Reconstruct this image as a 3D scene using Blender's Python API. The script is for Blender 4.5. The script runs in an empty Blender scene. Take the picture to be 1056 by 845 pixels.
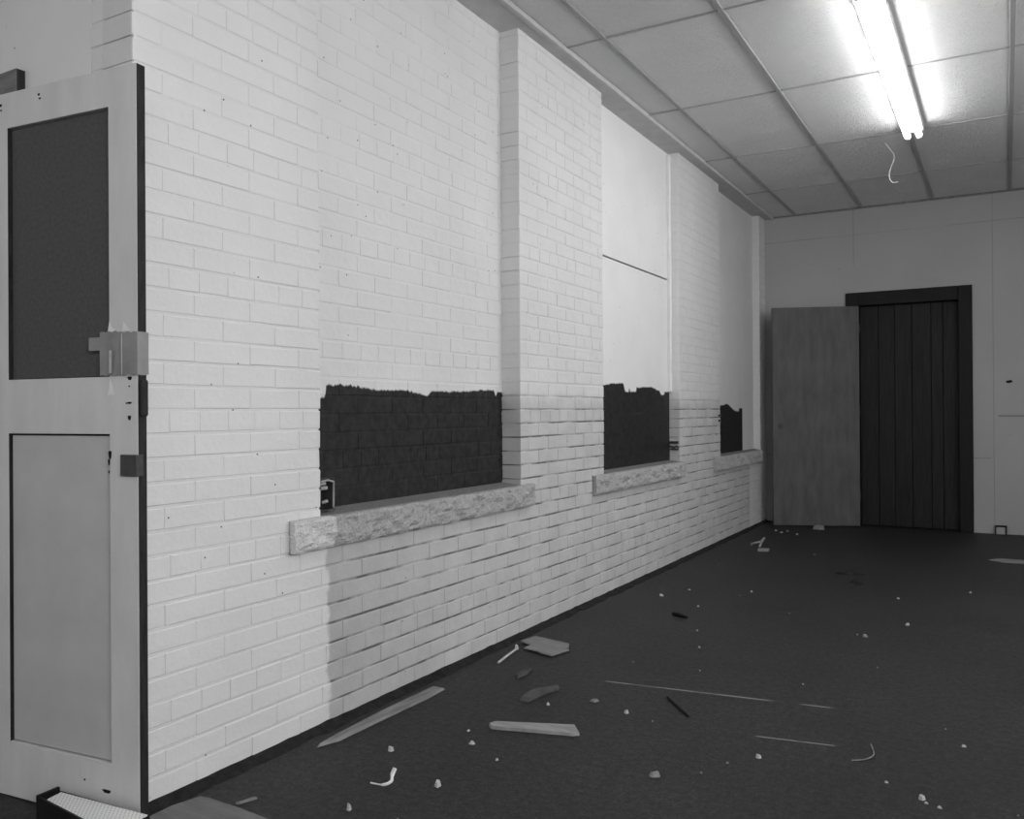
import bpy, math, random
from mathutils import Vector, Matrix, noise
random.seed(7)
scene = bpy.context.scene
COL = scene.collection

# ---------------------------------------------------------------- camera, world, exposure
YAW, PITCH, ROLL, FPX = 0.52381, 0.00308, -0.0066, 881.9
def camera():
    cy, sy = math.cos(YAW), math.sin(YAW)
    f = Vector((-sy*math.cos(PITCH), cy*math.cos(PITCH), math.sin(PITCH)))
    r = Vector((cy, sy, 0)); u = r.cross(f)
    cr, sr = math.cos(ROLL), math.sin(ROLL)
    r2 = cr*r + sr*u; u2 = -sr*r + cr*u
    cd = bpy.data.cameras.new('camera'); cd.sensor_width = 36; cd.lens = FPX/1056*36
    cd.clip_start = .05; cd.clip_end = 100
    co = bpy.data.objects.new('camera', cd); COL.objects.link(co)
    m = Matrix((r2, u2, -f)).transposed().to_4x4(); m.translation = (2.126, 0, 1.127)
    co.matrix_world = m; scene.camera = co
camera()
w = bpy.data.worlds.new('world'); scene.world = w; w.use_nodes = True
w.node_tree.nodes['Background'].inputs[0].default_value = (.5, .5, .5, 1)
w.node_tree.nodes['Background'].inputs[1].default_value = 0.0
vs = scene.view_settings
vs.view_transform = 'Standard'; vs.look = 'None'; vs.gamma = 1; vs.use_curve_mapping = False
vs.exposure = 0.0
TUBE_STRENGTH = 21.0
# unseen fill lights added before the plain right-hand wall to brighten the room
def side_fill(y0, y1, z0, z1, watts):
    ld = bpy.data.lights.new('side_fill_light', 'AREA'); ld.shape = 'RECTANGLE'
    ld.size = y1-y0; ld.size_y = z1-z0; ld.energy = watts
    lo = bpy.data.objects.new('side_fill_light', ld); COL.objects.link(lo)
    lo.matrix_world = Matrix(((0,0,1,4.285),(1,0,0,(y0+y1)/2),(0,1,0,(z0+z1)/2),(0,0,0,1)))
    return lo
side_fill(-1.5, .9, 1.4, 2.8, 80)
side_fill(3.0, 5.4, 1.4, 2.8, 54)

H, D = 3.09, 8.874           # ceiling height, far wall
# ---------------------------------------------------------------- mesh builder
class MB:
    def __init__(s): s.v = []; s.f = []; s.m = []; s.sm = []
    def add(s, vs, fs, mi=0, smooth=False):
        o = len(s.v); s.v += [tuple(p) for p in vs]
        for f in fs: s.f.append(tuple(o+i for i in f)); s.m.append(mi); s.sm.append(smooth)
    def box(s, a, b, mi=0, M=None):
        x0, y0, z0 = a; x1, y1, z1 = b
        v = [Vector(p) for p in ((x0,y0,z0),(x1,y0,z0),(x1,y1,z0),(x0,y1,z0),(x0,y0,z1),(x1,y0,z1),(x1,y1,z1),(x0,y1,z1))]
        if M: v = [M @ p for p in v]
        s.add(v, ((0,3,2,1),(4,5,6,7),(0,1,5,4),(1,2,6,5),(2,3,7,6),(3,0,4,7)), mi)
    def bevbox(s, a, b, c, mi=0, M=None):
        """box with chamfered edges"""
        pts = []; idx = {}
        lo, hi = a, b
        for cx in (0,1):
            for cy in (0,1):
                for cz in (0,1):
                    P = [hi[0] if cx else lo[0], hi[1] if cy else lo[1], hi[2] if cz else lo[2]]
                    S = [-c if cx else c, -c if cy else c, -c if cz else c]
                    for ax in range(3):
                        q = [P[i] + (0 if i == ax else S[i]) for i in range(3)]
                        idx[(cx,cy,cz,ax)] = len(pts); pts.append(M @ Vector(q) if M else Vector(q))
        F = []
        for ax in range(3):
            for sd in (0,1):
                k = []
                for (p, q) in ((0,0),(1,0),(1,1),(0,1)):
                    c3 = [0,0,0]; c3[ax] = sd; c3[(ax+1)%3] = p; c3[(ax+2)%3] = q
                    k.append(idx[(*c3, ax)])
                F.append(tuple(k) if sd else tuple(k[::-1]))
        for ax in range(3):
            o1, o2 = (ax+1)%3, (ax+2)%3
            for p in (0,1):
                for q in (0,1):
                    def g(e, fx):
                        c3 = [0,0,0]; c3[ax] = e; c3[o1] = p; c3[o2] = q; return idx[(*c3, fx)]
                    k = [g(0,o1), g(1,o1), g(1,o2), g(0,o2)]
                    F.append(tuple(k) if p != q else tuple(k[::-1]))
        for cx in (0,1):
            for cy in (0,1):
                for cz in (0,1):
                    k = [idx[(cx,cy,cz,i)] for i in range(3)]
                    F.append(tuple(k) if (cx+cy+cz) % 2 else tuple(k[::-1]))
        s.add(pts, F, mi)
    def prism(s, poly, z0, z1, mi=0, top_in=0.0, tilt=None):
        """polygon (ccw or cw) extruded upwards, top slightly inset"""
        n = len(poly)
        area = sum(poly[i][0]*poly[(i+1)%n][1]-poly[(i+1)%n][0]*poly[i][1] for i in range(n))
        if area < 0: poly = poly[::-1]
        cx = sum(p[0] for p in poly)/n; cy = sum(p[1] for p in poly)/n
        tz = tilt or (lambda x, y: 0)
        lo = [(x, y, z0+tz(x,y)) for x, y in poly]
        hi = [(x+(cx-x)*top_in, y+(cy-y)*top_in, z1+tz(x,y)) for x, y in poly]
        s.add(lo+hi, [tuple(range(n))[::-1], tuple(range(n, 2*n))] + [(i, (i+1)%n, n+(i+1)%n, n+i) for i in range(n)], mi)
    def tube(s, pts, r, n=10, mi=0, caps=True):
        pts = [Vector(p) for p in pts]; rr = r if isinstance(r, (list, tuple)) else [r]*len(pts)
        vv = []; prev = None
        for i, p in enumerate(pts):
            t = (pts[min(i+1, len(pts)-1)] - pts[max(i-1, 0)]).normalized()
            if prev is None:
                a = t.orthogonal().normalized()
            else:
                a = (prev - t*prev.dot(t)).normalized()
            prev = a; b = t.cross(a)
            for k in range(n):
                an = 2*math.pi*k/n; vv.append(p + rr[i]*(math.cos(an)*a + math.sin(an)*b))
        F = []
        for i in range(len(pts)-1):
            for k in range(n):
                F.append((i*n+k, i*n+(k+1)%n, (i+1)*n+(k+1)%n, (i+1)*n+k))
        s.add(vv, F, mi, True)
        if caps:
            o = len(vv)
            s.add(vv[:n], [tuple(range(n))[::-1]], mi); s.add(vv[-n:], [tuple(range(n))], mi)
    def build(s, name, mats, parent=None, M=None):
        me = bpy.data.meshes.new(name); me.from_pydata(s.v, [], s.f)
        if not isinstance(mats, (list, tuple)): mats = [mats]
        for m in mats: me.materials.append(m)
        me.polygons.foreach_set('material_index', s.m)
        me.polygons.foreach_set('use_smooth', s.sm)
        me.update()
        o = bpy.data.objects.new(name, me); COL.objects.link(o)
        if parent: o.parent = parent
        return o
def tag(o, label, cat=None, group=None, kind=None):
    if label: o['label'] = label
    if cat: o['category'] = cat
    if group: o['group'] = group
    if kind: o['kind'] = kind
    return o
def empty(name, loc, rz=0):
    o = bpy.data.objects.new(name, None); COL.objects.link(o); o.location = loc; o.rotation_euler = (0,0,rz)
    o.empty_display_size = .1
    return o
def S(o, label, cat): return tag(o, label, cat, kind='structure')

# ---------------------------------------------------------------- materials
class NT:
    def __init__(s, name, rough=.7, spec=.3):
        s.mat = bpy.data.materials.new(name); s.mat.use_nodes = True
        s.t = s.mat.node_tree; s.b = s.t.nodes['Principled BSDF']
        s.b.inputs['Roughness'].default_value = rough
        s.b.inputs['Specular IOR Level'].default_value = spec
        s.tc = s.t.nodes.new('ShaderNodeTexCoord'); s.co = s.tc.outputs['Object']
    def link(s, a, b): s.t.links.new(a, b)
    def val(s, inp, v):
        if hasattr(v, 'node'): s.link(v, inp)
        else: inp.default_value = v
    def math(s, op, a, b=0.0, c=None, clamp=False):
        n = s.t.nodes.new('ShaderNodeMath'); n.operation = op; n.use_clamp = clamp
        s.val(n.inputs[0], a); s.val(n.inputs[1], b)
        if c is not None: s.val(n.inputs[2], c)
        return n.outputs[0]
    def noise(s, scale, detail=3, rough=.55, co=None, stretch=None):
        n = s.t.nodes.new('ShaderNodeTexNoise'); n.inputs['Scale'].default_value = scale
        n.inputs['Detail'].default_value = detail; n.inputs['Roughness'].default_value = rough
        c = co or s.co
        if stretch:
            mp = s.t.nodes.new('ShaderNodeMapping'); mp.inputs['Scale'].default_value = stretch; s.link(c, mp.inputs[0]); c = mp.outputs[0]
        s.link(c, n.inputs['Vector']); return n.outputs['Fac']
    def voro(s, scale, feat='F1', rand=1.0, stretch=None):
        n = s.t.nodes.new('ShaderNodeTexVoronoi'); n.feature = feat; n.inputs['Scale'].default_value = scale
        n.inputs['Randomness'].default_value = rand
        c = s.co
        if stretch:
            mp = s.t.nodes.new('ShaderNodeMapping'); mp.inputs['Scale'].default_value = stretch; s.link(c, mp.inputs[0]); c = mp.outputs[0]
        s.link(c, n.inputs['Vector']); return n.outputs['Distance']
    def voro2(s, scale, u, v):
        n = s.t.nodes.new('ShaderNodeTexVoronoi'); n.voronoi_dimensions = '2D'; n.inputs['Scale'].default_value = scale
        c = s.t.nodes.new('ShaderNodeCombineXYZ'); s.link(u, c.inputs[0]); s.link(v, c.inputs[1])
        s.link(c.outputs[0], n.inputs['Vector']); return n.outputs['Distance']
    def xyz(s):
        n = s.t.nodes.new('ShaderNodeSeparateXYZ'); s.link(s.co, n.inputs[0]); return n.outputs
    def step(s, v, a, b):
        """0 at a .. 1 at b (a may exceed b)"""
        n = s.t.nodes.new('ShaderNodeMapRange'); s.val(n.inputs[0], v)
        n.inputs[1].default_value = a; n.inputs[2].default_value = b; return n.outputs[0]
    def mix(s, fac, a, b):
        n = s.t.nodes.new('ShaderNodeMix'); n.data_type = 'FLOAT'
        s.val(n.inputs[0], fac); s.val(n.inputs[2], a); s.val(n.inputs[3], b); return n.outputs[0]
    def grey(s, v):
        n = s.t.nodes.new('ShaderNodeCombineColor')
        for i in range(3): s.val(n.inputs[i], v)
        s.link(n.outputs[0], s.b.inputs['Base Color'])
    def bump(s, h, strength=.3, dist=.01):
        n = s.t.nodes.new('ShaderNodeBump'); n.inputs['Strength'].default_value = strength; n.inputs['Distance'].default_value = dist
        s.link(h, n.inputs['Height']); s.link(n.outputs[0], s.b.inputs['Normal'])
    def ramp(s, v, pts, v0, v1, z0, z1):
        """piecewise curve (y, z) returned in z units"""
        n = s.t.nodes.new('ShaderNodeValToRGB'); cr = n.color_ramp
        s.link(s.step(v, v0, v1), n.inputs[0])
        while len(cr.elements) < len(pts): cr.elements.new(.5)
        for e, (y, z) in zip(cr.elements, pts):
            e.position = (y-v0)/(v1-v0); c = (z-z0)/(z1-z0); e.color = (c, c, c, 1)
        return s.math('MULTIPLY_ADD', n.outputs[0], z1-z0, z0)

def plain(name, g, rough=.7, var=.12, scale=12, bump=.15, bscale=90, spec=.3, stretch=None):
    n = NT(name, rough, spec)
    f = n.noise(scale, 4, stretch=stretch)
    n.grey(n.mix(n.step(f, .3, .7), g*(1-var), g*(1+var)))
    if bump: n.bump(n.noise(bscale, 3, stretch=stretch), bump, .004)
    return n.mat

def wall_paint(name, bright=.765, dark=.60, dado=True, joint=False, edge=None, black_y=None, smooth=False):
    n = NT(name, .62, .25)
    x, y, z = n.xyz()
    mott = n.noise(2.2, 4); fine = n.noise(38, 3)
    base = n.mix(n.step(mott, .3, .7), bright*.95, bright*1.02)
    col = base
    if dado:
        zz = n.math('ADD', z, n.math('MULTIPLY', n.math('SUBTRACT', n.noise(6, 4), .5), .12))
        yy = n.math('ADD', y, n.math('MULTIPLY', n.math('SUBTRACT', n.noise(9, 4), .5), .10))
        m = n.math('MULTIPLY', n.step(zz, 1.25, 1.17), n.math('MULTIPLY', n.step(yy, 2.335, 2.352), n.step(y, 8.215, 8.205)))
        grime_and_shade = n.mix(n.step(n.noise(5, 5, .6), .3, .7), dark*.9, dark*1.08)
        if joint:
            fr = n.math('ABSOLUTE', n.math('SUBTRACT', n.math('FRACT', n.math('DIVIDE', n.math('SUBTRACT', z, .012-.0705*.5), .0705)), .5))
            bed = n.math('MULTIPLY', n.step(fr, .075, .055), n.step(n.noise(5, 3, stretch=(1, 1, 2.5)), .62, .42))
            grime_and_shade = n.mix(bed, dark*1.7, dark*.45)  # bed joints darkened in patches, shade under the brick edges put into colour
        # the unpainted stretch is dirtiest where it starts, low down by the clean paint
        old = n.math('MULTIPLY', n.step(n.math('ADD', y, n.math('MULTIPLY', n.noise(3, 4), .8)), 3.6, 2.7), n.step(z, .75, .55))
        grime_and_shade = n.mix(old, grime_and_shade, n.math('MULTIPLY', grime_and_shade, .80))
        col = n.mix(m, col, grime_and_shade)
    # small nail holes and chips in the paint
    vd = n.voro2(5.2, y if name not in ('painted_brick_return', 'painted_partition') else x, z)
    pit = n.step(n.math('ADD', vd, n.math('MULTIPLY', n.noise(60, 2), .012)), .024, .018)
    pit = n.math('MULTIPLY', pit, n.step(n.noise(1.7, 2), .50, .54))
    col = n.mix(pit, col, .06)
    if edge:
        pts, v0, v1, z0, z1 = edge
        top = n.ramp(y, pts, v0, v1, z0, z1)
        rag = n.math('MULTIPLY', n.math('SUBTRACT', n.noise(70, 4, .7, stretch=(1, 1, .25)), .5), .035)
        d = n.math('SUBTRACT', n.math('ADD', top, rag), z)
        bm = n.step(d, -.003, .003)
        if black_y: bm = n.math('MULTIPLY', bm, n.step(n.math('ADD', y, n.math('MULTIPLY', fine, .006)), black_y+.004, black_y-.004))
        bl = n.mix(n.step(n.noise(30, 4), .35, .7), .016, .034)
        scr = n.math('MULTIPLY', n.step(n.noise(16, 2, .5, stretch=(1, .12, 2.2)), .73, .75), .05)
        col = n.mix(bm, col, n.math('ADD', bl, scr))
    n.grey(col)
    h = n.math('ADD', n.math('MULTIPLY', n.noise(9, 3), .9), n.math('MULTIPLY', n.noise(60, 4), .28 if not smooth else .12))
    n.bump(h, .42 if not smooth else .2, .012)
    return n.mat

E1 = ([(2.30,1.195),(2.40,1.185),(2.452,1.19),(2.46,1.237),(2.584,1.237),(2.744,1.223),(2.837,1.22),(2.953,1.223),(3.112,1.204),(3.15,1.224),(3.404,1.226),(3.60,1.237),(3.69,1.238),(3.70,1.205),(3.72,1.230),(3.80,1.228)], 2.2, 3.9, 1.0, 1.4)
E2 = ([(4.80,1.294),(4.99,1.294),(5.108,1.307),(5.30,1.315),(5.337,1.258),(5.40,1.257),(5.405,1.29),(5.43,1.258),(5.53,1.262),(5.54,1.294),(5.567,1.291),(5.81,1.303),(5.98,1.278),(6.029,1.247),(6.09,1.250),(6.10,1.272),(6.24,1.268)], 4.7, 6.4, 1.0, 1.4)
E3 = ([(7.255,1.17),(7.522,1.174),(7.60,1.178),(7.663,1.192),(7.75,1.181),(7.932,1.131),(8.075,1.118),(8.095,1.118),(8.099,1.150),(8.25,1.147)], 7.1, 8.8, 1.0, 1.4)

M = {}
M['brick'] = wall_paint('painted_brick')
M['joint'] = wall_paint('painted_mortar', bright=.73, dark=.36, joint=True)
M['fill1'] = wall_paint('painted_brick_infill', dado=False, edge=E1)
M['fill2'] = wall_paint('painted_plaster_infill', dado=False, edge=E2, smooth=True, bright=.88)
M['fill3'] = wall_paint('painted_plaster_infill_far', dado=False, edge=E3, black_y=8.222, smooth=True)
M['return'] = wall_paint('painted_brick_return', dado=False, bright=.84)
M['plaster'] = wall_paint('painted_partition', dado=False, smooth=True, bright=.86)
M['trim'] = plain('grey_painted_trim', .56, .6, .08)
M['white_trim'] = plain('white_painted_trim', .84, .5, .05)
M['dark_wood'] = plain('dark_stained_wood', .008, .6, .35, 9, .2, 60, stretch=(8, 8, .6))
M['plank_dark'] = plain('dark_plank_wood', .017, .6, .45, 7, .25, 60, stretch=(9, 9, .5))
M['leaf'] = plain('grey_painted_slab', .11, .55, .22, 5, .15, 60, stretch=(3, 3, .7))
M['door_paint'] = plain('door_grey_paint', .68, .5, .07, 6, .12, 60, stretch=(2, 2, .5))
M['door_panel'] = plain('door_panel_paint', .55, .5, .06, 6, .12, 60)
M['door_edge'] = plain('raw_door_edge_and_groove_shade', .022, .7, .5, 16, .3, 70, stretch=(5, 5, .8))
M['hardboard'] = plain('dark_hardboard', .085, .65, .16, 90, .2, 220)
M['metal'] = plain('tarnished_metal', .05, .45, .3, 30, .15, 90, spec=.5)
M['bright_metal'] = plain('scuffed_metal', .35, .4, .3, 40, .1, 90, spec=.5)
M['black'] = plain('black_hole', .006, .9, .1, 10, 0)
M['tape'] = plain('grey_tape', .28, .45, .14, 14, .3, 25)
M['tape_light'] = plain('pale_tape', .55, .5, .12, 14, .2, 25)
M['paper'] = plain('white_paper', .86, .7, .05, 14, .1, 50)
M['lath'] = plain('grey_lath_wood', .24, .7, .3, 9, .3, 70, stretch=(6, .8, 1))
M['slat'] = plain('pale_slat_wood', .33, .65, .22, 9, .2, 70, stretch=(1.2, 5, 1))
M['board'] = plain('hardboard_offcut', .23, .7, .12, 18, .2, 90)
M['dark_strip'] = plain('dark_strip', .085, .7, .3, 18, .2, 90)
M['plywood'] = plain('worn_plywood', .16, .6, .2, 6, .2, 60, stretch=(1, 5, 1))
M['chip'] = plain('plaster_chip', .50, .8, .2, 40, .3, 120)
M['chip_grey'] = plain('grey_rubble', .26, .8, .3, 40, .3, 120)
M['scrap'] = plain('dark_scrap', .010, .8, .3, 40, .2, 120)
M['housing'] = plain('lamp_housing_enamel', .42, .4, .04, 6, 0)
M['base_strip'] = plain('wall_base_dark', .016, .95, .6, 30, .8, 60)

def tile_mat():
    n = NT('ceiling_tile', .85, .15)
    n.grey(n.mix(n.step(n.noise(3, 3), .3, .7), .82, .87))
    h = n.math('ADD', n.math('MULTIPLY', n.noise(75, 5, .7), 1.0), n.math('MULTIPLY', n.step(n.voro(85), .05, .35), .5))
    n.bump(h, 1.0, .014); return n.mat
M['tile'] = tile_mat()
M['tbar'] = plain('ceiling_tee_bar', .36, .5, .06, 5, 0)

def floor_mat():
    n = NT('dark_floor', .55, .32)
    x, y, z = n.xyz()
    a = n.noise(1.3, 5, .6); b = n.noise(38, 5, .8); c = n.noise(110, 3, .8)
    col = n.mix(n.mix(n.step(n.noise(11, 5, .7), .35, .65), n.step(a, .3, .7), .5), .016, .036)
    col = n.math('MULTIPLY', col, n.mix(n.step(b, .36, .66), .35, 1.7))
    col = n.math('MULTIPLY', col, n.mix(n.step(c, .36, .66), .35, 1.7))
    # pale worn grit
    col = n.mix(n.step(n.voro(34), .07, .03), col, n.math('MULTIPLY', n.noise(5, 2), .16))
    # two long pale scrapes worn into the floor
    def scrape(ax, ay, bx, by, wd, ns):
        L = math.hypot(bx-ax, by-ay); ux, uy = (bx-ax)/L, (by-ay)/L
        px = n.math('SUBTRACT', x, ax); py = n.math('SUBTRACT', y, ay)
        t = n.math('ADD', n.math('MULTIPLY', px, ux), n.math('MULTIPLY', py, uy))
        q = n.math('ABSOLUTE', n.math('SUBTRACT', n.math('MULTIPLY', py, ux), n.math('MULTIPLY', px, uy)))
        m = n.math('MULTIPLY', n.step(q, wd, wd*.4), n.math('MULTIPLY', n.step(t, 0, .02), n.step(t, L, L-.02)))
        br = n.noise(ns, 2, .5, stretch=(1, .05, .05))
        return n.math('MULTIPLY', m, n.step(br, .40, .56))
    sc = n.math('MAXIMUM', scrape(.66, 3.287, 1.56, 3.407, .0075, 5.5), scrape(1.36, 2.982, 1.63, 3.027, .0055, 9))
    col = n.mix(sc, col, .30)
    n.grey(col)
    n.bump(n.math('ADD', b, n.math('MULTIPLY', c, .5)), .5, .006)
    return n.mat
M['floor'] = floor_mat()

def back_mat():
    n = NT('painted_far_wall', .65, .25)
    x, y, z = n.xyz()
    base = n.mix(n.step(n.noise(1.8, 4), .3, .7), .45, .49)
    def seam(c, at, wd): return n.step(n.math('ABSOLUTE', n.math('SUBTRACT', c, at)), wd, wd*.3)
    s = n.math('MULTIPLY', seam(x, .851, .008), n.step(z, 2.50, 2.58))
    s = n.math('MAXIMUM', s, n.math('MULTIPLY', seam(x, 2.03, .007), n.step(n.noise(1.1, 2), .3, .45)))
    s = n.math('MAXIMUM', s, n.math('MULTIPLY', seam(z, 2.832, .007), n.step(n.noise(1.6, 2), .35, .5)))
    s2 = n.math('MULTIPLY', seam(z, 1.064, .012), n.step(x, 2.06, 2.07))
    s3 = n.math('MULTIPLY', n.math('MULTIPLY', seam(z, .68, .006), n.step(x, 2.02, 2.0)), .5)
    s = n.math('MULTIPLY', s, .35)
    s = n.math('MAXIMUM', s, n.math('MAXIMUM', n.math('MULTIPLY', s2, .7), s3))
    col = n.mix(s, base, .18)
    pit = n.math('MULTIPLY', n.step(n.voro(3.1), .03, .02), .6)
    col = n.mix(pit, col, .2)
    n.grey(col); n.bump(n.noise(40, 4), .2, .006); return n.mat
M['back'] = back_mat()

def stone_mat():
    n = NT('sill_stone', .85, .2)
    x, y, z = n.xyz()
    yy = n.math('ADD', y, n.math('MULTIPLY', n.math('SUBTRACT', n.noise(12, 3), .5), .05))
    clean = n.step(yy, 2.345, 2.33)
    sp = n.noise(120, 3, .7)
    dirty = n.mix(n.step(sp, .3, .7), .44, .70)
    light = n.mix(n.step(sp, .3, .7), .82, .92)
    col = n.mix(clean, dirty, light)
    topd = n.step(x, .012, -.004)      # unpainted dusty ledge inside the opening
    col = n.mix(topd, col, .30)
    n.grey(col); n.bump(n.math('ADD', n.noise(45, 5, .7), n.noise(160, 3)), 1.0, .013); return n.mat
M['stone'] = stone_mat()

def perforated():
    n = NT('white_dotted_sheet', .6, .3)
    x, y, z = n.xyz()
    def cell(c, k): return n.math('ABSOLUTE', n.math('SUBTRACT', n.math('FRACT', n.math('MULTIPLY', c, k)), .5))
    a, b = cell(n.math('ADD', x, y), 70), cell(n.math('SUBTRACT', x, y), 70)
    d = n.math('SQRT', n.math('ADD', n.math('MULTIPLY', a, a), n.math('MULTIPLY', b, b)))
    n.grey(n.mix(n.step(d, .16, .24), .38, .86)); return n.mat
M['perf'] = perforated()

def emit(name, s):
    m = bpy.data.materials.new(name); m.use_nodes = True; t = m.node_tree
    b = t.nodes['Principled BSDF']; b.inputs['Base Color'].default_value = (.9,.9,.9,1)
    b.inputs['Emission Color'].default_value = (1,1,1,1); b.inputs['Emission Strength'].default_value = s
    return m
M['tube'] = emit('lit_fluorescent_glass', TUBE_STRENGTH)

# ---------------------------------------------------------------- brickwork
CO = .0705; BL = .220; JT = .0062; VJ = .0016
def brickwork(mb, P, spans, z0, z1, edges=(), depth=.11, mi=0, c=.0035):
    """P(u, z, w) -> world; spans(z) -> [(a, b, open_left, open_right)]"""
    k = 0; z = z0
    while z < z1 - .01:
        zt = min(z + CO, z1)
        for (a, b, ol, orr) in spans((z+zt)/2):
            header = k % 6 == 3
            L = BL/2 if header else BL
            off = (k % 2)*BL/2 + (.02 if header else 0)
            u = math.floor((a-off)/L)*L + off
            while u < b - 1e-6:
                ua, ub = max(u, a), min(u+L, b)
                if ub - ua > .018:
                    la = ua == a and ol; lb = ub == b and orr
                    u0 = ua + (random.uniform(-.004, .003) if la else VJ/2)
                    u1 = ub - (random.uniform(-.004, .003) if lb else VJ/2)
                    za, zb = z + JT/2 + random.uniform(-.001, .001), zt - JT/2 + random.uniform(-.001, .001)
                    w0 = random.uniform(-.0005, .0012); tl = random.uniform(-.0006, .0006); tv = random.uniform(-.0006, .0006)
                    cv = c*.45
                    fr = [(u0+cv, za+c, w0-tl-tv), (u1-cv, za+c, w0+tl-tv), (u1-cv, zb-c, w0+tl+tv), (u0+cv, zb-c, w0-tl+tv)]
                    md = [(u0, za, w0-c), (u1, za, w0-c), (u1, zb, w0-c), (u0, zb, w0-c)]
                    dp = depth if (la or lb) else .012
                    bk = [(p[0], p[1], -dp) for p in md]
                    V = [P(*q) for q in fr+md+bk]
                    F = [(0,1,2,3)]
                    for i in range(4):
                        j = (i+1) % 4
                        F.append((4+i, 4+j, j, i)); F.append((8+i, 8+j, 4+j, 4+i))
                    mb.add(V, F, mi)
                u += L
        z = zt; k += 1

N1, N2, N3 = (2.305, 3.767), (4.797, 6.203), (7.255, 8.637)
SILLZ = .70
Y0 = 1.555
def left_spans(z):
    if z < SILLZ: return [(Y0, D, True, False)]
    return [(Y0, N1[0], True, True), (N1[1], N2[0], True, True), (N2[1], N3[0], True, True), (N3[1], D, True, False)]
mb = MB()
PL = lambda u, z, w: (w, u, z)
brickwork(mb, PL, left_spans, .012, H, depth=.13)
# mortar bed behind the brick faces
def mort(y0, y1, z0, z1, w=-.0022): mb.box((-.13, y0, z0), (w, y1, z1), 1)
for a, b in ((Y0, N1[0]), (N1[1], N2[0]), (N2[1], N3[0]), (N3[1], D)):
    mort(a+.004, b-(.004 if b < D else 0), .65, 1.9)
    mort(a+.004, b-(.004 if b < D else 0), 1.9, H, -.0020)
mort(Y0+.004, D, 0, .65)
mb.box((-.6, Y0+.13, 0), (-.13, D+.3, H), 1)         # the mass of the wall behind
mb.box((-.14, Y0+.004, 0), (-.004, Y0+.14, H), 1)
S(mb.build('wall_left', [M['brick'], M['joint']]), 'long white painted brick wall with three blocked window recesses', 'wall')

# blocked windows
mb = MB()
brickwork(mb, lambda u, z, w: (w-.108, u, z), lambda z: [(N1[0]-.005, N1[1]+.005, False, False)], .70, H, depth=.012, c=.0028)
mb.box((-.129, N1[0]-.002, .66), (-.1095, N1[1]+.002, H), 0)
S(mb.build('window_1', M['fill1']), 'nearest window opening bricked up, white above and unpainted black below', 'blocked window')
mb = MB()
mb.box((-.129, N2[0]+.001, .66), (-.080, N2[1]-.001, 2.112), 0)
mb.box((-.129, N2[0]+.001, 2.124), (-.080, N2[1]-.001, H), 0)
mb.box((-.129, N2[0]+.001, 2.112), (-.100, N2[1]-.001, 2.124), 1)   # open joint between the two boards
o = S(mb.build('window_2', [M['fill2'], M['black']]), 'middle window opening filled in smooth, with a long dark slit across it', 'blocked window')
mb = MB(); mb.bevbox((-.0795, N2[1]-.036, 1.27), (-.055, N2[1]-.003, 3.06), .003)
mb.build('corner_bead', M['white_trim'], o)
mb = MB(); mb.box((-.129, N3[0]+.001, .66), (-.067, N3[1]-.001, H), 0)
S(mb.build('window_3', M['fill3']), 'farthest window opening filled in, half black and half white below', 'blocked window')

# stone sills
def sill(y0, y1, z0, z1, label, back):
    mb = MB(); ny, nz = int((y1-y0)/.012), 10
    vv = []
    for j in range(nz+1):
        for i in range(ny+1):
            y = y0 + (y1-y0)*i/ny; t = j/nz; z = z0 + (z1-z0)*t
            e = max(.25, min(1, min(i, ny-i)/2)) * max(.15, min(1, min(j, nz-j)/1.2))
            q = Vector((0, y*11, z*15)); r = noise.fractal(q, 1.0, 2.0, 5) * .016 + abs(noise.noise(Vector((3, y*24, z*30))))*.012
            x = .028 + e*(.006 + r*1.35) + (.004*noise.noise(Vector((y*9, t*3, 1))))
            zz = z + (noise.noise(Vector((y*14, 0, 5)))*.006 if j in (0, nz) else noise.noise(Vector((y*20, z*20, 9)))*.003)
            if i in (0, ny): y += (.012*noise.noise(Vector((y, zz*40, 3))) + .004)*(1 if i else -1)
            vv.append((x, y, zz))
    F = [(j*(ny+1)+i, j*(ny+1)+i+1, (j+1)*(ny+1)+i+1, (j+1)*(ny+1)+i) for j in range(nz) for i in range(ny)]
    n0 = len(vv)
    # ring at the wall side
    bk = [(-.004, y0+(y1-y0)*i/ny, z0) for i in range(ny+1)]; bt = [(-.004, y0+(y1-y0)*i/ny, z1+.002) for i in range(ny+1)]
    vv += bk + bt
    for i in range(ny):
        F.append((n0+i, n0+i+1, i+1, i))
        F.append((nz*(ny+1)+i, nz*(ny+1)+i+1, n0+ny+1+i+1, n0+ny+1+i))
    F.append(tuple([j*(ny+1) for j in range(nz+1)] + [n0+ny+1, n0]))
    F.append(tuple([j*(ny+1)+ny for j in range(nz, -1, -1)] + [n0+ny, n0+ny+1+ny]))
    mb.add(vv, F, 0)
    a, b = back[0]+.012, back[1]-.012
    # dressed ledge running back into the opening
    mb.add([(-.004, a, z1+.001), (-.004, b, z1+.001), (back[2], b, z1+.012), (back[2], a, z1+.012)], [(0,1,2,3)], 0)
    mb.box((back[2], a, z1-.06), (-.003, b, z1), 0)
    tag(mb.build('window_sill', M['stone']), label, 'window sill')
sill(2.150, 3.860, .648, .757, 'long rough stone sill under the nearest blocked window', (*N1, -.104))
sill(4.625, 6.235, .632, .745, 'rough stone sill under the middle blocked window', (*N2, -.078))
sill(7.045, 8.600, .618, .735, 'rough stone sill under the farthest blocked window by the corner', (*N3, -.065))

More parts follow.
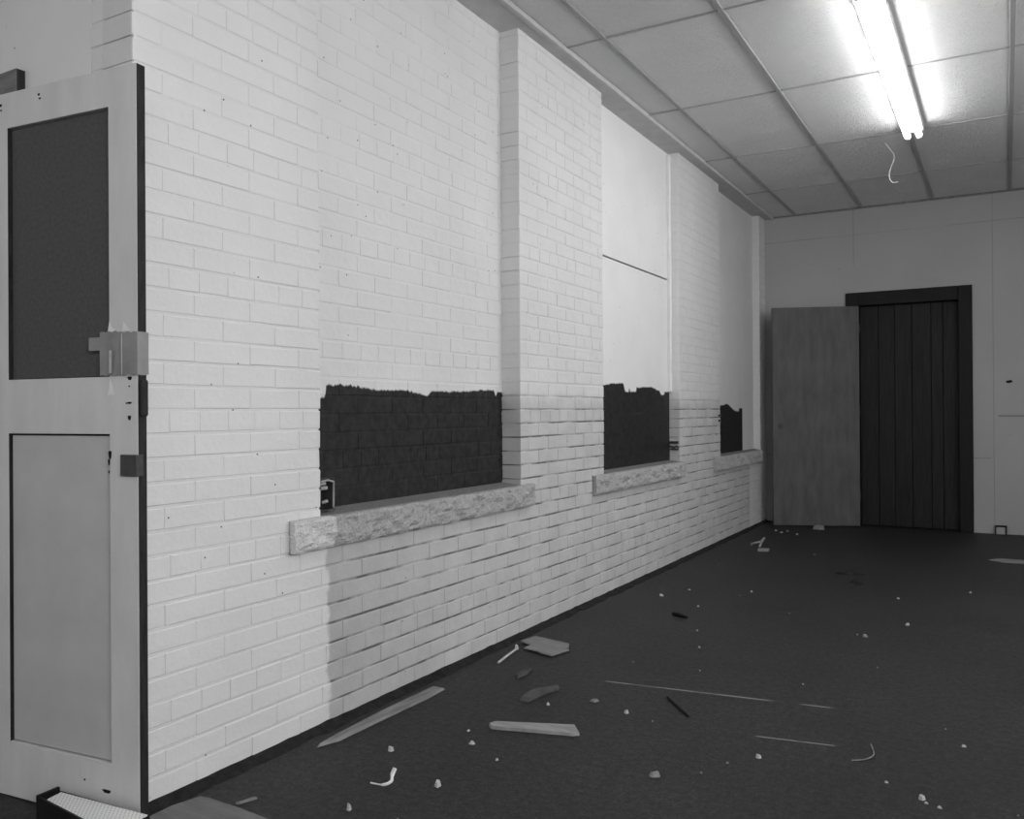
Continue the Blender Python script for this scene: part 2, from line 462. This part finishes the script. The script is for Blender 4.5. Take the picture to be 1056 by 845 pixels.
# return end of the brick wall, facing the camera, and the plain partition beyond it
mb = MB()
brickwork(mb, lambda u, z, w: (u, Y0-w, z), lambda z: [(-.19, 0, False, False)], .012, H, depth=.012)
mb.box((-.190, Y0+.0025, 0), (-.006, Y0+.13, H), 1)
S(mb.build('wall_end', [M['return'], M['return']]), 'narrow brick end of the long wall seen above the grey door', 'wall')
mb = MB(); mb.bevbox((-2.4, 1.5565, 0), (-.1925, 1.68, H), .0008)
S(mb.build('wall_partition', M['plaster']), 'plain pale partition above and behind the panelled door', 'wall')

# far wall with door opening
OX0, OX1, OZ = .80, 1.842, 2.24
mb = MB()
mb.box((-.6, D, 0), (OX0, D+.25, H)); mb.box((OX1, D, 0), (4.6, D+.25, H)); mb.box((OX0, D, OZ), (OX1, D+.25, H))
S(mb.build('wall_back', M['back']), 'dim far wall with a dark doorway', 'wall')
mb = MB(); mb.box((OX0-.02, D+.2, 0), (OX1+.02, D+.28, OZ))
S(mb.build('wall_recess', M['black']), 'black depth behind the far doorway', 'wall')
mb = MB(); mb.box((4.3, -3.2, 0), (4.5, D+.25, H)); S(mb.build('wall_right', M['plaster']), 'plain right wall outside the photo', 'wall')
mb = MB(); mb.box((-2.6, -3.4, 0), (4.5, -3.2, H)); S(mb.build('wall_rear', M['plaster']), 'plain rear wall behind the camera', 'wall')
mb = MB(); mb.box((-2.6, -3.2, 0), (-2.4, 1.7, H)); S(mb.build('wall_side', M['plaster']), 'plain side wall of the bay behind the camera', 'wall')

# floor
mb = MB(); mb.box((-2.6, -3.4, -.1), (4.5, D+.3, 0)); S(mb.build('floor', M['floor']), 'dark gritty floor with pale scrapes', 'floor')
# rough dark strip of uneven width along the foot of the wall
mb = MB(); n = 150; vv = []
for i in range(n+1):
    y = 1.558 + (D-.03-1.558)*i/n
    wv = .045 + .016*noise.noise(Vector((y*7, 0, 0))) + .010*noise.noise(Vector((y*23, 2, 0)))
    hz = .010 + .005*noise.noise(Vector((y*17, 5, 0)))
    vv += [(-.006, y, hz+.012), (wv*.45, y, hz), (wv, y, .0005)]
F = []
for i in range(n):
    for j in range(2): F.append((3*i+j, 3*i+j+1, 3*(i+1)+j+1, 3*(i+1)+j))
mb.add(vv, F); S(mb.build('foot_strip_left', M['base_strip']), 'dark crumbling strip along the foot of the brick wall', 'baseboard')

# ---------------------------------------------------------------- ceiling
XL = [.09, .31, .93, 1.55, 2.17, 2.79, 3.41, 4.03, 4.3]
YL = [-3.2, -1.96, -.74, .48, 1.70, 2.92, 4.14, 5.365, 6.60, 7.79, D]
mb = MB()
for j in range(len(YL)-1):
    for i in range(len(XL)-1):
        dz = random.uniform(-.001, .002)
        tx, ty = random.uniform(-.001, .001), random.uniform(-.001, .001)
        x0, x1, y0, y1 = XL[i]+.006, XL[i+1]-.006, YL[j]+.004, YL[j+1]-.004
        vv = [(x0, y0, H+.003+dz-tx-ty), (x1, y0, H+.003+dz+tx-ty), (x1, y1, H+.003+dz+tx+ty), (x0, y1, H+.003+dz-tx+ty)]
        mb.add(vv + [(p[0], p[1], H+.03) for p in vv], [(0,3,2,1),(4,5,6,7),(0,1,5,4),(1,2,6,5),(2,3,7,6),(3,0,4,7)])
mb.box((-2.6, -3.4, H+.032), (4.5, D+.3, H+.1))
xs = [-2.4, -1.79, -1.17, -.55, .09]
for j in range(0, 4):
    for i in range(4): mb.box((xs[i]+.01, YL[j]+.01, H+.008), (xs[i+1]-.01, min(YL[j+1], 1.7)-.01, H+.03))
ce = S(mb.build('ceiling', M['tile']), 'suspended ceiling of pale rough tiles', 'ceiling')
mb = MB()
for x in XL[1:-1]: mb.bevbox((x-.013, -3.2, H-.005), (x+.013, D-.002, H+.02), .002)
for x in xs[1:]: mb.box((x-.012, -3.2, H-.004), (x+.012, 1.52, H+.02))
for y in YL[1:-1]: mb.bevbox((.09, y-.007, H-.003), (4.3, y+.007, H+.02), .002)
for y in YL[1:4]: mb.box((-2.4, y-.0115, H-.004), (.09, y+.0115, H+.02))
mb.build('ceiling_grid', M['tbar'], ce)['kind'] = 'structure'
# wall angle and grey boarding along the brick wall
mb = MB(); mb.box((-.128, Y0+.03, H-.016), (.062, D-.001, H+.028)); mb.bevbox((.062, Y0+.03, H-.022), (.092, D-.001, H+.02), .003)
S(mb.build('trim_1', M['trim']), 'grey board closing the gap between ceiling and brick wall', 'ceiling trim')
mb = MB(); mb.bevbox((.092, D-.022, H-.012), (4.3, D-.0005, H+.02), .003)
S(mb.build('trim_2', M['lath']), 'thin wall angle along the far edge of the ceiling', 'ceiling trim')

# ---------------------------------------------------------------- fluorescent strip lamps
def strip(loc, label):
    L = 2.40
    t = empty('fluorescent_lamp', loc)
    tag(t, label, 'ceiling lamp')
    mb = MB(); mb.bevbox((-.065, 0, -.054), (.065, L, -.006), .006)
    mb.bevbox((-.045, .02, -.062), (.045, L-.02, -.052), .004)
    mb.build('housing', M['housing'], t)
    for s in (-.036, .036):
        mb = MB(); mb.tube([(s, .045+.0, -.088), (s, L-.045, -.088)], .019, 16)
        tb = mb.build('tube', M['tube'], t)
        for y0, y1 in ((.012, .046), (L-.046, L-.012)):
            mb = MB()
            mb.bevbox((s-.016, y0 if y0 < 1 else y1-.012, -.106), (s+.016, (y0+.012) if y0 < 1 else y1, -.060), .003)
            mb.tube([(s, y0+.012 if y0 < 1 else y0-.012, -.088), (s, y1+.012 if y0 < 1 else y1-.012, -.088)], .0196, 16)
            mb.build('lamp_holder', M['white_trim'], tb)
    return t
strip((1.590, 4.095, H), 'lit twin tube fluorescent strip lamp on the ceiling')
strip((1.590, -1.95, H), 'lit twin tube strip lamp behind the camera')

# loose wire hanging from the tiles
mb = MB()
wp = [(1.369,6.85,3.094),(1.401,6.85,3.046),(1.427,6.852,2.999),(1.424,6.853,2.96),(1.407,6.85,2.917),(1.393,6.85,2.854),(1.406,6.85,2.809),(1.428,6.85,2.797),(1.452,6.85,2.799)]
def spline(ps, k=6):
    ps = [Vector(p) for p in ps]; out = []
    for i in range(len(ps)-1):
        p0, p1, p2, p3 = ps[max(i-1,0)], ps[i], ps[i+1], ps[min(i+2,len(ps)-1)]
        for a in range(k):
            t = a/k
            out.append(.5*((2*p1)+(p2-p0)*t+(2*p0-5*p1+4*p2-p3)*t*t+(3*p1-p0-3*p2+p3)*t**3))
    return out+[ps[-1]]
mb.tube(spline(wp), .0036, 8)
tag(mb.build('loose_wire', M['paper']), 'thin white curly wire dangling from the ceiling past the lamp end', 'wire')

# ---------------------------------------------------------------- near panelled door (local x from hinge to free edge, -y faces the camera)
DW, DT, DH = .627, .030, 2.078
d1 = empty('door_1', (.09-DW*math.cos(.1), 1.498-DW*math.sin(.1), .004), .1)
S(d1, 'grey panelled door with a dark upper panel, standing open in the foreground', 'door')
X = lambda s: DW - s
UP, LO = (.104, .520, 1.228, 1.974), (.106, .526, .160, 1.070)
mb = MB()
def solid(x0, x1, z0, z1): mb.box((x0, 0, z0), (x1, DT, z1))
solid(X(.105), DW, 0, DH); solid(0, X(.523), 0, DH)
for z0, z1 in ((0, LO[2]), (LO[3], UP[2]), (UP[3], DH)): solid(X(.523), X(.105), z0, z1)
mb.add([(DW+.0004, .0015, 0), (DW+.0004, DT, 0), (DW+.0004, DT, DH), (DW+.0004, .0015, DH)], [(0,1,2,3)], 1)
for p, sx in ((LO, .523), (UP, .523)):      # inner edge of the hinge stile, coloured dark for the groove's shade
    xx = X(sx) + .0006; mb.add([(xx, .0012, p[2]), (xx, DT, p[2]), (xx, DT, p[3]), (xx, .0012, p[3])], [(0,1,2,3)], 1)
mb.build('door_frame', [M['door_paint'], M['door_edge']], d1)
mb = MB(); mb.box((X(UP[1])+.004, .011, UP[2]+.003), (X(UP[0])-.002, .018, UP[3]-.005))
tag(mb.build('upper_panel', M['hardboard'], d1), 'dark hardboard upper panel')
mb = MB(); mb.box((X(LO[1])+.010, .009, LO[2]+.005), (X(LO[0])-.0015, .018, LO[3]-.006))
mb.build('lower_panel', M['door_panel'], d1)
mb = MB(); mb.box((X(UP[1])-.006, .0195, LO[2]-.02), (X(UP[0])+.006, .024, UP[3]+.02)); mb.build('backing', M['door_edge'], d1)
# lock case let into the edge
mb = MB(); mb.bevbox((X(.060), -.007, .955), (DW+.003, DT*.6, 1.014), .002)
tag(mb.build('lock_case', M['metal'], d1), 'dark metal lock case')
# bulging latch cover on the door edge
mb = MB(); mb.bevbox((DW+.0005, .004, 1.118), (DW+.011, DT, 1.218), .0045)
tag(mb.build('latch_plate', M['door_edge'], d1), 'dark bulging latch plate on the edge')
# tape bandage round the stile
mb = MB()
zt = lambda x: 1.340 + .022*(DW-x)/.14
nx = 12; pts = []
path = [(X(.137) + (DW+.004-X(.137))*i/nx, -.004-.0004*math.sin(i*1.9)) for i in range(nx+1)] + [(DW+.006, .0), (DW+.006, DT*.5), (DW+.006, DT+.003)]
vv = []
for i, (x, y) in enumerate(path):
    vv += [(x, y, 1.231+.002*math.sin(i*2.2)), (x, y-.0006*math.cos(i*1.3), 1.285), (x, y, (1.352 if x < DW-.06 else 1.348) + .0025*math.sin(i*2.9))]
F = []
for i in range(len(path)-1):
    for j in range(2): F.append((3*i+j, 3*(i+1)+j, 3*(i+1)+j+1, 3*i+j+1))
o_ = len(vv); vb = [(x, y+.0025 if x < DW+.002 else y, z) for x, y, z in vv]
mb.add(vv, F); 
tp = tag(mb.build('tape_wrap', M['tape'], d1), 'wide grey tape wrapped round the door edge')
mb = MB(); mb.bevbox((X(.182), -.0035, 1.301), (X(.125), -.0015, 1.338), .0008)
mb.add([(X(.100), -.0075, 1.233), (X(.086), -.0078, 1.235), (X(.088), -.0078, 1.300), (X(.082), -.0075, 1.300)], [(0,1,3,2)])
mb.build('tape_flap', M['tape'], tp)
mb = MB(); mb.bevbox((DW-.052, -.0078, 1.232), (DW-.049, -.0066, 1.345), .0005); mb.bevbox((DW-.098, -.0080, 1.238), (DW-.090, -.0066, 1.300), .0005)
tag(mb.build('tape_crease', M['tape_light'], tp), 'pale creases in the tape')
mb = MB()
mb.add([(X(.108), -.003, 1.350), (X(.076), -.003, 1.352), (X(.092), -.004, 1.366), (X(.100), -.004, 1.384)], [(0,1,2,3)])
mb.add([(X(.055), -.003, 1.350), (X(.022), -.003, 1.352), (X(.032), -.004, 1.362), (X(.048), -.004, 1.378)], [(0,1,2,3)])
mb.add([(X(.112), -.0025, 1.176), (X(.082), -.0025, 1.178), (X(.084), -.0035, 1.190), (X(.100), -.003, 1.225), (X(.104), -.003, 1.195)], [(0,1,2,3,4)])
tag(mb.build('tape_scrap', M['paper'], d1), 'torn white tape remnants')
# screw holes and chipped paint, sunk into the stiles and rail
mb = MB()
def hole(s, z, rx, rz):
    k = 9; mb.add([(X(s)+rx*math.cos(a)*(1+.3*math.sin(3*a)), -.0006, z+rz*math.sin(a)*(1+.3*math.cos(2*a))) for a in [2*math.pi*i/k for i in range(k)]], [tuple(range(k))])
for s, z, a, b in ((.384,2.052,.005,.005),(.380,2.040,.005,.004),(.549,2.045,.005,.006),(.548,2.03,.004,.004),(.040,1.154,.004,.003),(.029,1.155,.008,.004),(.030,1.114,.006,.009),(.028,1.222,.008,.007),(.030,1.20,.003,.003),(.104,1.012,.006,.016),(.108,.992,.004,.012),(.108,.965,.003,.006),(.124,.082,.016,.007),(.21,.10,.004,.004)): hole(s, z, a, b)
mb.build('screw_hole', M['black'], d1)

# wooden block fixed to the partition above the door
mb = MB(); mb.bevbox((-.95, 1.529, 2.122), (-.526, 1.5562, 2.206), .0015, 0); mb.box((-.5262, 1.5305, 2.124), (-.5245, 1.5562, 2.204), 1)
tag(mb.build('wooden_block', [plain('grey_block_wood', .20, .6, .3, 8, .2, 60, stretch=(1, 5, 5)), M['door_edge']]), 'dark grey wooden rail end above the panelled door', 'wood rail')

# ---------------------------------------------------------------- far doorway
mb = MB()
mb.bevbox((.776, D-.022, 0), (.895, D+.10, 2.264), .004); mb.bevbox((1.752, D-.022, 0), (1.866, D+.10, 2.264), .004)
mb.bevbox((.895, D-.022, 2.135), (1.752, D+.10, 2.264), .004)
S(mb.build('trim_3', M['dark_wood']), 'dark wooden casing round the far doorway', 'door casing')
mb = MB()
xs_ = [.897, 1.062, 1.205, 1.356, 1.52, 1.62, 1.750]
for i in range(len(xs_)-1): mb.bevbox((xs_[i]+.001, D+.055+.004*(i % 2), .006), (xs_[i+1]-.001, D+.095, 2.132), .004)
d3 = S(mb.build('door_3', M['plank_dark']), 'dark boarded door shut inside the far doorway', 'door')
th = math.atan2(8.50-8.812, .155-.905)
d2 = empty('door_2', (.905, 8.812, .006), th); LW = math.hypot(.75, .312)
S(d2, 'plain grey slab door folded open beside the far doorway', 'door')
mb = MB(); mb.bevbox((0, -.036, 0), (LW, 0, 2.122), .003); mb.build('door_slab', M['leaf'], d2)
mb = MB(); mb.tube([(LW-.075, .0, .965), (LW-.075, .006, .965), (LW-.075, .008, .965)], [.026, .026, .02], 16); tag(mb.build('lock_plate', M['metal'], d2), 'small dark round lock plate')
for z in (.25, 1.06, 1.86):
    mb = MB(); mb.tube([(-.006, -.018, z), (-.006, -.018, z+.09)], .006, 8); mb.build('hinge', M['metal'], d2)

# dark hole and small box on the far wall
mb = MB(); k = 10
mb.add([(2.153+.022*math.cos(a)*(1+.25*math.cos(2*a)), D-.0008, 1.372+.016*math.sin(a)*(1+.3*math.sin(a*2+1))) for a in [2*math.pi*i/k for i in range(k)]], [tuple(range(k))[::-1]])
S(mb.build('wall_hole', M['black']), 'small dark hole punched in the far wall', 'hole')
bx = empty('floor_outlet', (2.078, D-.001, 0)); tag(bx, 'small pale outlet box with dark rim at the foot of the far wall', 'outlet box')
mb = MB(); mb.bevbox((-.036, -.040, .001), (.036, 0, .066), .003); mb.build('box_body', M['back'], bx)
mb = MB(); mb.box((-.044, -.046, .067), (.048, 0, .078)); mb.box((.037, -.046, .001), (.048, 0, .067)); mb.box((-.044, -.046, .001), (-.037, 0, .067)); mb.build('box_rim', M['dark_wood'], bx)

# ---------------------------------------------------------------- fittings in the window recesses
jb = empty('junction_box', (-.045, 2.318, .770)); tag(jb, 'open rusty metal junction box in the corner of the nearest window recess', 'junction box')
mb = MB()
mb.box((-.045, .0, 0), (-.040, .095, .120)); mb.box((-.045, .0, 0), (.020, .004, .120)); mb.box((-.045, .092, 0), (.010, .096, .120)); mb.box((-.045, 0, 0), (.018, .096, .004)); mb.box((-.045, 0, .116), (.016, .096, .120))
mb.build('box_body', M['metal'], jb)
mb = MB(); mb.tube([(.014, .022, .108), (.016, .060, .112), (.016, .090, .104), (.013, .093, .088), (.011, .094, .01)], .0042, 8); mb.build('bracket', M['bright_metal'], jb)
mb = MB(); mb.bevbox((-.01, .03, .076), (.012, .066, .090), .003); mb.build('terminal', M['bright_metal'], jb)
for a, b in (((.0, .045, .030), (.012, .062, .036)), ((.0, .03, .098), (.014, .05, .101))):
    mb = MB(); mb.tube([a, b], .0065, 8); mb.build('terminal', M['bright_metal'], jb)
br = empty('pipe_bracket', (-.04, 6.1995, .87)); tag(br, 'dark broken pipe bracket on the side of the middle window recess', 'bracket')
mb = MB(); mb.bevbox((-.038, -.022, .012), (.034, 0, .030), .004); mb.tube([(-.03, -.014, -.008), (.0, -.022, -.016), (.02, -.014, -.006), (.034, -.006, -.018)], .007, 8); mb.build('bracket_arm', M['metal'], br)
mb = MB(); mb.tube([(-.03, -.004, -.03), (.03, -.004, -.032)], .006, 8); mb.build('rod', M['metal'], br)
for z, lab in ((1.090, 'upper small dark hook on the pier left of the farthest window'), (1.045, 'lower small dark hook on the pier left of the farthest window')):
    mb = MB(); mb.tube([(-.004, 7.21, z), (.018, 7.205, z), (.024, 7.19, z-.004), (.020, 7.15, z-.006)], .006, 8)
    tag(mb.build('wall_hook', M['metal']), lab, 'hook')
mb = MB(); k = 8
mb.tube(spline([(.002, 2.29, 1.30), (.006, 2.287, 1.285)]), .003, 6)

# ---------------------------------------------------------------- tray beside the door
ty = empty('floor_tray', (-.195, 1.39, 0)); tag(ty, 'narrow dark tray holding a white dotted sheet at the foot of the panelled door', 'tray')
o0 = Vector((-.195, 1.39, 0))
A, B, Cc, Dd = Vector((-.205,1.452,0)), Vector((.158,1.478,0)), Vector((.172,1.352,0)), Vector((-.203,1.388,0))
def wallseg(mb, p, q, t, z0, z1):
    dr = (q-p).normalized(); nr = Vector((-dr.y, dr.x, 0))*t
    mb.prism([((p-o0).x, (p-o0).y), ((q-o0).x, (q-o0).y), ((q-o0+nr).x, (q-o0+nr).y), ((p-o0+nr).x, (p-o0+nr).y)], z0, z1)
mb = MB()
wallseg(mb, Dd, Cc, .006, .001, .074); wallseg(mb, Cc, B, .006, .001, .066); wallseg(mb, B, A, .006, .001, .066); wallseg(mb, A, Dd, .010, .001, .076)
mb.prism([((p-o0).x, (p-o0).y) for p in (A, B, Cc, Dd)], .0005, .01)
mb.build('tray_body', M['dark_wood'], ty)
mb = MB(); q = [A+Vector((.028,-.008,0)), B+Vector((-.004,-.004,0)), Cc+Vector((-.008,.008,0)), Dd+Vector((.036,.007,0))]
mb.prism([((p-o0).x, (p-o0).y) for p in q], .060, .069)
tag(mb.build('dotted_sheet', M['perf'], ty), 'white dotted sheet')

# ---------------------------------------------------------------- boards and litter on the floor
def slab(name, poly, h, mat, label, cat, z=.001, tilt=None, top_in=.01):
    mb = MB(); mb.prism(poly, z, z+h, 0, top_in, tilt); return tag(mb.build(name, mat), label, cat)
slab('plywood_board', [(.055,1.46),(.052,1.63),(.075,1.712),(.105,1.716),(.235,1.715),(.47,1.700),(.47,1.35),(.20,1.30)], .008, M['plywood'], 'worn grey board lying on the floor in the near doorway', 'board')
slab('wood_lath', [(.108,2.165),(.098,2.275),(.088,2.60),(.094,2.875),(.143,2.874),(.150,2.74),(.142,2.50),(.137,2.245)], .010, M['lath'], 'long grey wooden lath lying along the foot of the brick wall', 'lath', top_in=.04)
mb = MB(); mb.prism([(.512,2.613),(.520,2.640),(.79,2.748),(.836,2.690),(.815,2.672),(.535,2.592)], .001, .013, 0, .02)
tag(mb.build('wood_offcut', M['slat']), 'pale straight wooden slat lying alone on the open floor', 'piece of wood')
slab('hardboard_sheet', [(.074,3.622),(.094,3.735),(.296,3.704),(.325,3.64),(.305,3.632),(.341,3.613),(.313,3.488),(.240,3.502),(.225,3.515),(.145,3.525),(.150,3.585)], .006, M['board'], 'broken grey hardboard offcut with notched edges by the wall', 'board', z=.004, tilt=lambda x, y: .02*(.35-x))
mb = MB(); mb.tube([(.150,3.285,.006),(.130,3.41,.008),(.117,3.519,.010)], [.006,.006,.005], 6)
tag(mb.build('thin_stick', M['tape_light']), 'thin pale stick pointing at the hardboard offcut', 'stick')
slab('dark_strip', [(.47,2.906),(.469,3.026),(.539,3.12),(.553,3.085),(.530,3.03),(.524,2.988),(.514,2.904)], .014, M['dark_strip'], 'dark curved strip of board on the floor above the pale slat', 'strip', top_in=.12)
slab('dark_strip', [(.309,3.155),(.333,3.138),(.340,3.20),(.328,3.276),(.314,3.284)], .012, M['dark_strip'], 'short dark sliver on the floor below the hardboard offcut', 'sliver', top_in=.1)
slab('wood_splinter', [(.196,1.735),(.205,1.740),(.224,1.79),(.212,1.786)], .006, M['lath'], 'small splinter beside the worn board in the near corner', 'splinter')
slab('paper_strip', [(2.009,7.275),(2.071,7.36),(2.234,7.36),(2.36,7.30),(2.34,7.22),(2.232,7.235),(2.10,7.22)], .008, M['board'], 'pale pointed strip on the floor near the far right edge', 'strip')
mb = MB(); mb.tube([(.967,3.21,.005),(1.108,3.044,.005)], .004, 6); tag(mb.build('thin_stick', M['scrap']), 'thin dark stick below the long pale scrape', 'stick')
mb = MB(); mb.tube([(.525,4.535,.008),(.56,4.515,.009),(.62,4.495,.006)], [.010,.012,.007], 6); tag(mb.build('thin_stick', M['scrap']), 'short dark stick in the middle of the floor', 'stick')
mb = MB(); mb.tube(spline([(1.69,2.915,.004),(1.726,2.945,.004),(1.745,3.0,.004),(1.726,3.083,.005)]), .0022, 6); tag(mb.build('loose_wire', M['chip_grey']), 'thin curved wire on the dark floor at lower right', 'wire')
mb = MB(); mb.tube(spline([(.447,2.033,.004),(.492,2.037,.006),(.507,2.057,.012),(.497,2.075,.022),(.500,2.085,.040)]), [.0025]*6+[.005]*12+[.007]*7, 6); tag(mb.build('paper_curl', M['paper']), 'white torn curl of paper on the near floor', 'paper')
mb = MB(); mb.tube(spline([(.262,7.24,.004),(.320,7.30,.02),(.362,7.27,.055),(.372,7.17,.050),(.362,7.10,.004)]), .009, 6); tag(mb.build('wire_loop', M['bright_metal']), 'small pale loop standing on the floor near the far corner', 'loop')
slab('plaster_chunk', [(.40,6.90),(.47,6.91),(.475,6.97),(.40,6.96)], .02, M['chip_grey'], 'small flat pale block in front of the loop near the far corner', 'chunk')
slab('plaster_chunk', [(.535,8.43),(.64,8.41),(.63,8.50),(.56,8.52)], .035, M['chip_grey'], 'pale chunk lying in front of the folded grey door', 'chunk', top_in=.2)

def chip_mesh(seed, sx, sy, sz):
    rnd = random.Random(seed); mb = MB(); n = rnd.choice((5, 6, 7))
    lo, hi = [], []
    for i in range(n):
        a = 2*math.pi*(i+rnd.uniform(-.3, .3))/n; r = rnd.uniform(.7, 1.1)
        lo.append((math.cos(a)*r*sx, math.sin(a)*r*sy, 0)); q = rnd.uniform(.5, .85)
        hi.append((math.cos(a)*r*sx*q, math.sin(a)*r*sy*q, sz*rnd.uniform(.6, 1.1)))
    mb.add(lo+hi, [tuple(range(n))[::-1]] + [(i, (i+1) % n, n+(i+1) % n, n+i) for i in range(n)] + [(n+i, n+(i+1) % n, 2*n) for i in range(n)] if False else [tuple(range(n))[::-1], tuple(range(n, 2*n))] + [(i, (i+1) % n, n+(i+1) % n, n+i) for i in range(n)])
    return mb
named = [(.341,2.267,.013,.010,.014,'white crumb nearest the long grey lath','chip'),
 (.504,1.87,.008,.007,.022,'upright pale shard at the bottom edge left of centre','chip'),
 (.631,2.122,.016,.013,.016,'pale lump of plaster on the near floor','chip'),
 (.731,3.041,.026,.020,.008,'flat pale diamond shaped chip right of the dark curved strip','chip_grey'),
 (.889,2.981,.016,.012,.010,'white chip right of the diamond shaped chip','chip'),
 (1.178,2.506,.022,.016,.014,'rounded grey lump below the long pale scrape','chip_grey'),
 (1.422,2.803,.011,.010,.012,'bright white chip just below the short pale scrape','chip'),
 (.108,3.525,.012,.010,.024,'bright white fragment at the tip of the thin pale stick','paper'),
 (1.908,2.731,.013,.010,.012,'bright white chip at the lower right of the floor','chip'),
 (.299,4.969,.020,.014,.014,'white chip on the floor by the wall below the middle window','chip'),
 (.547,2.448,.013,.010,.010,'pale chip left of the straight slat','chip'),
 (.593,2.915,.009,.008,.010,'tiny white crumb between the dark curved strip and the slat','chip'),
 (1.512,4.55,.017,.014,.012,'pale flake on the floor above the end of the long scrape','chip_grey'),
 (1.673,4.902,.015,.012,.010,'bright flake on the far right part of the floor','chip')]
for i, (x, y, a, b, c, lab, m) in enumerate(named):
    o = chip_mesh(i, a, b, c).build('plaster_chip', M[m]); o.location = (x, y, .0005); o.rotation_euler.z = i*1.3; tag(o, lab, 'chip')
rest = [(.656,1.895),(.473,2.539),(.691,2.37),(1.297,2.596),(.394,5.214),(.749,4.264),(.286,6.211),(1.396,3.638),(1.473,4.571),(1.633,4.027),(1.92,2.709),(1.956,2.695),(2.147,2.748),(1.934,3.369),(1.996,3.224),(.668,3.598),(.97,3.615),(.853,3.97),(.717,5.194),(.75,5.339),(1.561,5.556),(.829,6.932),(1.931,5.94),(1.007,2.943),(1.347,2.709),(1.805,2.8),(.584,4.797),(1.078,4.875),(.251,8.168),(.328,8.062),(.361,8.151),(.479,8.0),(.276,7.191)]
for i, (x, y) in enumerate(rest):
    r = random.uniform(.003, .0065)*(1 + .16*max(0, y-3)); far = y > 7.9
    if far: r *= 1.7
    o = chip_mesh(50+i, r*1.3, r, r*.9).build('plaster_crumb', M['chip'] if i % 3 else M['chip_grey']); o.location = (x, y, .0005); o.rotation_euler.z = i*.9
    tag(o, 'tiny pale crumb of plaster scattered on the dark floor', 'crumb', 'plaster crumbs scattered over the floor')
for i, (x, y) in enumerate([(1.156,6.204),(1.237,6.247),(1.254,5.953),(1.297,5.904)]):
    o = chip_mesh(90+i, .055, .02, .012).build('dark_scrap', M['scrap']); o.location = (x, y, .0005); o.rotation_euler.z = i*.5
    tag(o, 'flat black scrap in the small cluster on the floor before the far doorway', 'scrap', 'black scraps on the far floor')
